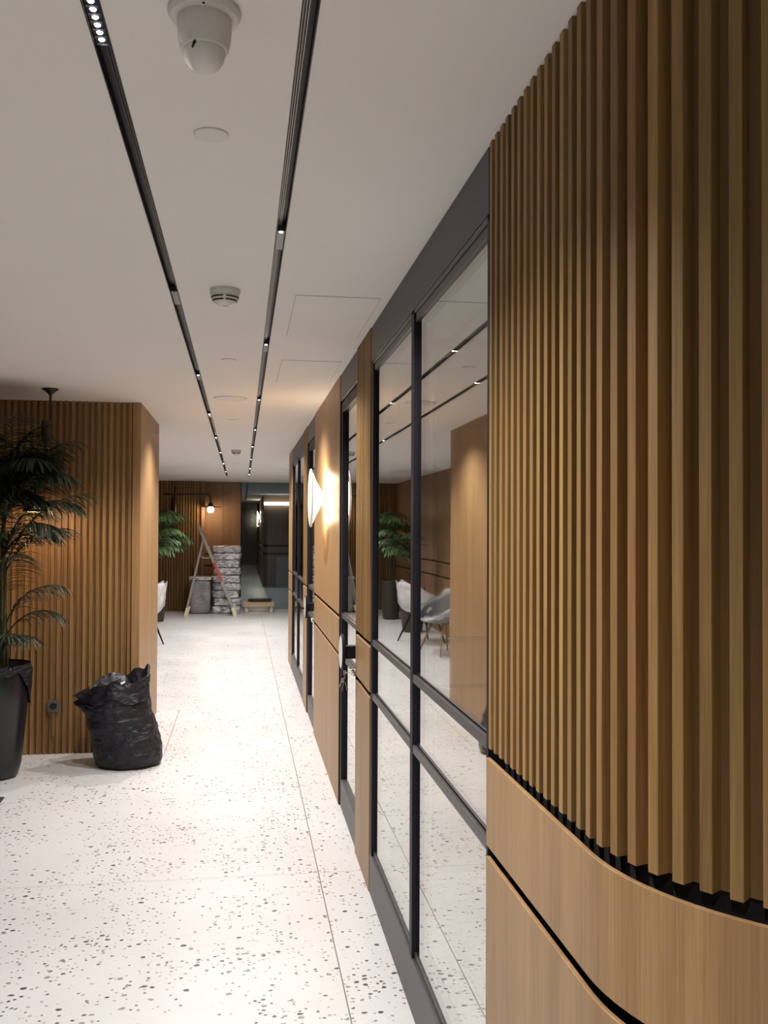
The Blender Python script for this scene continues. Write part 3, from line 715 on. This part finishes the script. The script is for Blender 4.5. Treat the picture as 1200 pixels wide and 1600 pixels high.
# the frond clamp works in local z (pot stands on the floor) and never passes the ceiling
prof = [(.10, 0), (.128, .012), (.150, .10), (.168, .30), (.186, .50), (.203, .735)]
near_specs = [
 ((.05, -.03, 1.42), -4, .72, 66, 8, .30, 20, .0065), ((.05, -.05, 1.36), -16, .55, 60, -5, .28, 18, .006),
 ((.04, -.03, .98), -8, .52, 70, -10, .27, 18, .0065), ((.04, .0, .92), 8, .42, 60, -30, .24, 16, .006),
 ((.02, -.05, .80), -30, .32, 62, -20, .22, 14, .006), ((.0, -.04, .78), -60, .34, 70, -10, .22, 14, .006),
 ((.02, 0, 1.55), 0, .85, 86, 20, .36, 26, .009), ((.0, .03, 1.6), 40, .75, 84, 15, .34, 26, .009),
 ((-.03, -.04, 1.5), -60, 1.0, 86, 30, .36, 26, .010), ((-.02, 0, 1.4), 150, .95, 80, 10, .34, 22, .010),
 ((0, -.02, 1.5), -20, .80, 84, -10, .34, 26, .009), ((.02, .03, 1.45), 22, .70, 80, -25, .30, 24, .009),
 ((-.04, -.03, 1.2), -100, .9, 72, 5, .32, 20, .010), ((-.04, .02, 1.1), 170, .8, 62, -15, .3, 18, .010),
 ((.01, -.03, 1.35), -28, .62, 80, -30, .30, 24, .008), ((-.02, .0, 1.3), 10, .55, 84, -20, .30, 24, .008),
 ((-.02, -.05, 1.0), -130, .7, 65, -20, .3, 18, .009), ((0, .04, 1.6), 70, .65, 86, 40, .3, 24, .010),
 ((.02, -.02, 1.55), -35, .80, 88, 25, .34, 26, .010), ((-.05, .01, 1.6), -10, .78, 88, 40, .32, 26, .010),
 ((.0, -.03, 1.7), -5, .62, 85, -30, .34, 26, .009), ((-.03, .03, 1.75), 15, .6, 88, -10, .34, 26, .010), ((0, -.03, 1.65), -45, .7, 85, -10, .34, 26, .010), ((-.04, 0, 1.6), 0, .5, 88, -40, .34, 26, .010), ((-.05, 0, 1.85), 60, .5, 85, -10, .32, 26, .010), ((-.06, -.03, 1.85), -90, .6, 80, 10, .32, 26, .010),
 ((-.06, -.03, 1.2), -75, .75, 84, 20, .32, 22, .008), ((-.04, -.03, 1.05), -50, .6, 80, 10, .28, 20, .008)]
canes = [(.03, -.02, .04, -.03, 1.0), (.05, .02, .02, .0, 1.56), (-.03, -.05, -.03, -.04, 1.51), (-.05, .03, -.03, 0, 1.61), (.0, .05, .0, .04, 1.61), (.04, -.05, .05, -.04, 1.43), (-.05, -.02, -.06, -.03, 1.21)]
palm((-1.585, 6.52, 0), 'large dark palm in tall black glazed pot at left edge', near_specs, canes, M['pot'], M['leaf'], prof, .735, True)
far_specs = []
for i in range(13):
    a = i*360/13*2.0
    far_specs.append(((R_.uniform(-.03, .03), R_.uniform(-.03, .03), R_.uniform(.95, 1.5)), a, R_.uniform(.6, .8), R_.uniform(62, 82), R_.uniform(-30, 10), .30, 16, .014))
def lim(specs, amax): return [s for s in specs]
canes2 = [(.03, -.02, .02, -.02, 1.2), (-.03, .02, 0, 0, 1.5), (.0, .04, -.02, .03, 1.35)]
prof2 = [(.12, 0), (.15, .012), (.17, .20), (.185, .45), (.20, .70)]
# fronds that would cross the side wall are pointed into the corridor instead
far1 = [(sp[0], (sp[1] % 150)-75, *sp[2:]) for sp in far_specs]
palm((-1.50, 16.9, 0), 'green palm in brown pot in the far left corner', far1, canes2, M['potfar'], M['leaf2'], prof2, .70)
far2 = [(sp[0], (sp[1]*1.3 % 150)-75, *sp[2:]) for sp in far_specs]
palm((-1.50, 14.75, 0), 'green palm behind wrapped chairs, fronds past the block edge', far2, canes2, M['potfar'], M['leaf2'], prof2, .70)

# ================================================================== BIN BAG
t = thing('bin_bag', 'open black plastic bin bag standing by slatted wall', 'bin bag', (-.80, 6.74, 0))
b = NB(); rows = []; seg = 96
prof_b = [  # z, centre x, half width, half depth
 (0.0, .03, .185, .16), (.012, .03, .215, .185), (.06, .03, .235, .20), (.14, .022, .235, .205), (.22, .002, .232, .20), (.29, -.018, .232, .20),
 (.35, -.03, .225, .20), (.40, -.045, .235, .20), (.44, -.055, .232, .195), (.48, -.05, .215, .185), (.52, -.04, .200, .175), (.555, -.03, .195, .165), (.58, -.025, .193, .16)]
def ring_at(z, cx, hx, hy, amp, k):
    ring = []
    for i in range(seg):
        a = 2*PI*i/seg
        v = Vector((math.cos(a)*1.2, math.sin(a)*1.2, z*4))
        crump = amp*(noise.noise(v*2.2) + .6*noise.noise(v*5.1+Vector((3, 1, 2))) + .35*noise.noise(Vector((v.x*9, v.y*9, z*30+a*2))))
        bul = 0
        da = math.atan2(math.sin(a-PI), math.cos(a-PI))
        if .34 < z < .53: bul = .055*math.exp(-(da/.35)**2)*math.exp(-((z-.435)/.04)**2)
        if .0 < z < .5: bul += .0
        dr = math.atan2(math.sin(a), math.cos(a))
        bul -= .006*math.exp(-(dr/.7)**2)*math.exp(-((z-.33)/.06)**2)
        f = 1
        ring.append(Vector((cx+(hx*f+crump+bul)*math.cos(a), (hy*f+crump)*math.sin(a), z)))
    return ring
N_ROW = 34; vr = []
for k in range(N_ROW+1):
    z = .58*k/N_ROW
    for (a0, a1) in zip(prof_b, prof_b[1:]):
        if a0[0] <= z <= a1[0]+1e-9:
            u = (z-a0[0])/(a1[0]-a0[0]); q = [a0[j]+(a1[j]-a0[j])*u for j in range(4)]; break
    vr.append(ring_at(z, q[1], q[2], q[3], .012 if z > .01 else .004, k))
# open mouth: rim height varies, higher at the back right; then the liner turns down inside
def rimz(a): return .012 + .055*math.cos(a-.5) + .022*math.sin(3*a+.6) + .012*math.sin(7*a)
for kk, (sc, dz) in enumerate(((1.0, 1.0), (.95, .8), (.86, -.6), (.78, -2.2))):
    ring = []
    for i in range(seg):
        a = 2*PI*i/seg; p = vr[N_ROW][i]
        zz = .58 + (rimz(a) if kk < 2 else 0) + (.01 if kk == 1 else 0) - (.05 if kk == 2 else .10 if kk == 3 else 0)
        if kk == 0: pass
        ring.append(Vector(((p.x+.025)*sc-.025, p.y*sc, zz+.012*noise.noise(Vector((math.cos(a)*4, math.sin(a)*4, kk))))))
    vr.append(ring)
for i in range(seg):  # stretch the top rows up to the uneven rim
    a = 2*PI*i/seg
    for k in range(N_ROW-8, N_ROW+1):
        w = (k-(N_ROW-8))/8; vr[k][i].z += rimz(a)*w*w*.9
rows = [[b.verts.new(p) for p in ring] for ring in vr]
for u, v in zip(rows, rows[1:]):
    for i in range(seg): j = (i+1) % seg; b.faces.new((u[i], u[j], v[j], v[i]))
b.faces.new(rows[0][::-1]); b.faces.new(rows[-1])
o = bm_obj('liner', b, M['bag'], t, smooth=True)
# folded cuff flap on the front
b = NB(); rows = []
for k in range(6):
    ring = []
    for i in range(45):
        a = PI*1.02 + (PI*.93)*i/44
        base = vr[N_ROW-int(k*1.6)][int(a/(2*PI)*seg) % seg]
        off = .012+.006*noise.noise(Vector((a*6, k*.9, 0)))*2
        ring.append(b.verts.new((base.x+off*math.cos(a), base.y+off*math.sin(a), base.z+.02-.02*math.sin(5*a)*k/5-(.012*math.sin(9*a))*k/5)))
    rows.append(ring)
for u, v in zip(rows, rows[1:]):
    for i in range(44): b.faces.new((u[i], u[i+1], v[i+1], v[i]))
bm_obj('folded_cuff', b, M['bag'], t, smooth=True)
b = NB(); tube(b, [(-.02, -.163, .575), (.0, -.172, .590), (.022, -.170, .602)], [.005, .009, .004], 8)
o = tag(bm_obj('paper_scrap', b, M['pale'], loc=(-.80, 6.74, 0), smooth=True), 'small white paper scrap poking from mouth of black bag', 'paper scrap')

# socket on the slats
t = thing('power_socket', 'small metal power socket low on the slatted wall', 'socket', (-1.342, 7.098, .352))
b = NB(); box(b, -.045, .045, -.012, 0, -.045, .045); bm_obj('cover_plate', b, plain('socket_metal', (.16, .14, .12), .35, metal=.5), t, bevel=.003)
b = NB(); lathe(b, [(.024, -.0125), (.024, -.016), (.019, -.0165), (.018, -.013)], (0, 0, 0), 'Y', 32); bm_obj('socket_insert', b, M['dark'], t)
b = NB(); box(b, -.012, .012, -.006, 0, -.22, -.047); bm_obj('cable_cover', b, M['slatback'], t)
# small dark doorstop at left edge
b = NB(); box(b, -.10, .045, -.05, .045, 0, .012); o = tag(bm_obj('floor_plate', b, M['rubber'], loc=(-1.46, 5.95, 0), bevel=.003), 'small flat dark plate on terrazzo in front of palm pot', 'floor plate')

# ================================================================== KEYS in the first door
t = thing('key_bunch', 'bunch of metal keys hanging from lock of nearer glass door', 'keys', (.556, 4.825, .905))
b = NB(); lathe(b, [(.003, .006), (.003, -.022)], axis='X', seg=8); box(b, -.034, -.020, -.0015, .0015, -.011, .011); bm_obj('key', b, M['chrome'], t)
b = NB(); tube(b, [(-.028+.0*k, .014*math.cos(k*PI/8), -.016+.014*math.sin(k*PI/8)) for k in range(17)], .0014, 6); bm_obj('ring', b, M['chrome'], t)
for k, (ang, L) in enumerate(((-.25, .055), (.12, .06), (.45, .045))):
    b = NB(); lathe(b, [(.011, -.0012), (.011, .0012)], (0, 0, -.010), 'Y', 16); box(b, -.0035, .0035, -.001, .001, -.010-L, -.018); box(b, .0035, .006, -.001, .001, -.010-L, -.010-L+.012)
    o = bm_obj('key', b, M['chrome'], t); o.location = (-.028-.003*k, .002*k-.002, -.030); o.rotation_euler = (ang*.6, ang, .9)

# ================================================================== CHAIRS
def chair_shell(bm, grow=0.0, wr=0.0):
    rows = []; seg = 44
    for k in range(12):
        u = k/11; ring = []
        for i in range(seg):
            a = 2*PI*i/seg     # a=PI/2 is the back
            back = max(0, math.sin(a)); front = max(0, -math.sin(a))
            rim = .13 + .30*back**1.5 + .10*(abs(math.cos(a))**2) - .10*front
            r = .05 + (.255+grow)*min(1, u*1.9)**.8 + (.03*max(0, u-.5)*2)
            z = .43 + .02*u + rim*max(0, (u-.32)/.68)**1.4 + grow
            if front > 0: z -= .03*front*u
            n_ = wr*noise.noise(Vector((math.cos(a)*3+u*2, math.sin(a)*3, u*5)))
            ring.append(bm.verts.new((r*math.cos(a)*1.08+n_, r*math.sin(a)+n_, z+n_)))
        rows.append(ring)
    for p, q in zip(rows, rows[1:]):
        for i in range(seg): j = (i+1) % seg; bm.faces.new((p[i], p[j], q[j], q[i]))
    bm.faces.new(rows[0])
def chair(loc, rz, label, legmat, shell):
    t = thing('shell_chair', label, 'chair', loc, rz, 'shell chairs wrapped in plastic')
    b = NB(); chair_shell(b); o = bm_obj('shell', b, shell, t, smooth=True); md = o.modifiers.new('solid', 'SOLIDIFY'); md.thickness = .012
    b = NB(); chair_shell(b, .025, .05)
    for i in range(3): pass
    bm_obj('plastic_cover', b, M['film'], t, smooth=True)
    b = NB(); tube(b, [(-.31, -.02, .60), (-.34, -.07, .56), (-.36, -.12, .48), (-.355, -.14, .42)], [.03, .035, .03, .012], 10); bm_obj('loose_film', b, M['film'], t, smooth=True); b = NB(); tube(b, [(.31, -.02, .58), (.34, -.08, .52), (.35, -.10, .45)], [.025, .03, .012], 10)
    bm_obj('loose_film', b, M['film'], t, smooth=True)
    b = NB(); box(b, -.17, .17, -.15, .15, .405, .43); bm_obj('seat_frame', b, legmat, t, bevel=.004)
    for sx in (-1, 1):
        for sy in (-1, 1):
            b = NB(); tube(b, [(.14*sx, .12*sy, .42), (.27*sx, .24*sy, 0)], [.017, .010], 10); bm_obj('leg', b, legmat, t, smooth=True)
chair((-1.40, 13.4, 0), -1.9, 'far white shell chair in plastic, mostly hidden behind the block', M['frame'], M['shell'])
chair((-1.45, 12.1, 0), 1.2, 'oak legged shell chair in plastic, seen mirrored in nearest window', M['oakleg'], M['shellgrey'])

# ================================================================== LADDER, STACK, BOX, DOLLY
t = thing('step_ladder', 'open aluminium step ladder straddling the wrapped bundles', 'ladder', (-.56, 17.95, 0))
top = Vector((-.20, 0, 1.66)); 
for nm, yy in (('front_stile', -.20), ('front_stile', .20)):
    b = NB(); bar(b, (-.25, yy, 1.69), (.44, yy*1.15, .06), .036, .022); bm_obj(nm, b, M['alu'], t)
for nm, yy in (('rear_stile', -.17), ('rear_stile', .17)):
    b = NB(); bar(b, (-.155, yy, 1.44), (-.465, yy*1.15, .06), .026, .020); bm_obj(nm, b, M['alu'], t)
for k in range(6):
    u = (k+.6)/6.2; x = -.25+.69*u; z = 1.69-1.63*u
    b = NB(); box(b, x-.035, x+.035, -.20, .20, z-.012, z+.012); bm_obj('tread', b, M['alu'], t)
b = NB(); tube(b, [(-.215, -.19, 1.12), (-.15, -.19, 1.085), (-.05, -.19, 1.085), (-.02, -.19, 1.11)], .011, 8); bm_obj('spreader', b, M['alu'], t, smooth=True)
b = NB(); bar(b, (.045, -.236, 1.00), (.19, -.240, .655), .040, .006); bm_obj('warning_label', b, M['red'], t)
for x, yy in ((.445, -.23), (.445, .23), (-.47, -.195), (-.47, .195)):
    b = NB(); bar(b, (x-.045*(1 if x > 0 else -1), yy, .16), (x, yy, 0.0), .062, .05); bm_obj('rubber_foot', b, M['foot'], t)

def bundle(w, d, h, seed, mat, amp=.014):
    bm = NB(); bmesh.ops.create_cube(bm, size=1)
    bmesh.ops.subdivide_edges(bm, edges=bm.edges[:], cuts=11, use_grid_fill=True)
    for v in bm.verts:
        p = Vector((v.co.x*2, v.co.y*2, v.co.z*2))
        n = 7.0; q = (abs(p.x)**n+abs(p.y)**n+abs(p.z)**n)**(1/n); m_ = max(abs(p.x), abs(p.y), abs(p.z)); p = p*(m_/q if q else 1)
        s = Vector((p.x*w/2, p.y*d/2, p.z*h/2))
        nz = noise.noise(s*9+Vector((seed*3.1, seed, 0))) + .6*noise.noise(s*22+Vector((seed, 5, seed)))
        dirn = Vector((p.x, p.y, p.z*.4)).normalized() if p.length else Vector()
        v.co = s + dirn*nz*amp
        v.co.z = max(-h/2, min(h/2, v.co.z)) + h/2
    return bm
hs = [.145, .15, .15, .14, .15, .145, .15, .135, .14]
places = ['bottom bundle of the silver wrapped stack on the floor', 'second bundle from bottom of the silver wrapped stack', 'third bundle from bottom of the silver wrapped stack',
 'fourth bundle from bottom of the silver wrapped stack', 'middle bundle, fifth from bottom of the wrapped stack', 'fourth bundle from top of the silver wrapped stack', 'third bundle from top of the silver wrapped stack', 'second bundle from top, brightest of the wrapped stack', 'topmost silver wrapped bundle of the tall stack']
z = 0
for i, hgt in enumerate(hs):
    dx = R_.uniform(-.012, .012)+(.01 if i % 2 else -.01)
    b = bundle(.53+R_.uniform(-.015, .015), .48, hgt, i+1, M['wrap'], .022)
    o = bm_obj('wrapped_bundle', b, M['wrap'], smooth=True, loc=(-.29+dx, 18.52, z)); tag(o, places[i], 'bundle', 'plastic wrapped bundles in the stack'); z += hgt
t = thing('wrapped_carton', 'grey wrapped carton with shiny top left of the bundle stack', 'carton', (-.79, 18.45, 0))
b = bundle(.40, .42, .66, 21, M['wrapgrey'], .006); bm_obj('carton_body', b, M['wrapgrey'], t, smooth=True)
b = bundle(.44, .45, .07, 33, M['wrap'], .010); o = bm_obj('film_top', b, M['wrap'], t, smooth=True); o.location = (0, 0, .64)

t = thing('wooden_dolly', 'low pine dolly on castors in front of far glass', 'dolly', (.335, 18.72, 0))
for k in range(4):
    b = NB(); box(b, -.30, .30, -.26+k*.132, -.26+k*.132+.120, .165, .185); bm_obj('board', b, M['pine'], t, bevel=.003)
for sy in (-.25, .19):
    b = NB(); box(b, -.30, .30, sy, sy+.06, .115, .164); bm_obj('side_rail', b, M['pine'], t, bevel=.003)
for sx in (-.24, .24):
    for sy in (-.20, .20):
        b = NB(); lathe(b, [(.034, -.013), (.038, -.008), (.038, .008), (.034, .013)], (sx, sy, .038), 'Y', 20); box(b, sx-.02, sx+.02, sy-.02, sy+.02, .065, .115); bm_obj('castor', b, M['pine'] if False else M['foot'], t)
b = bundle(.46, .16, .06, 41, M['rubber'], .006); tag(bm_obj('tool_case', b, M['rubber'], loc=(.36, 18.80, .1855), smooth=True), 'flat dark case lying on the pine dolly', 'case')
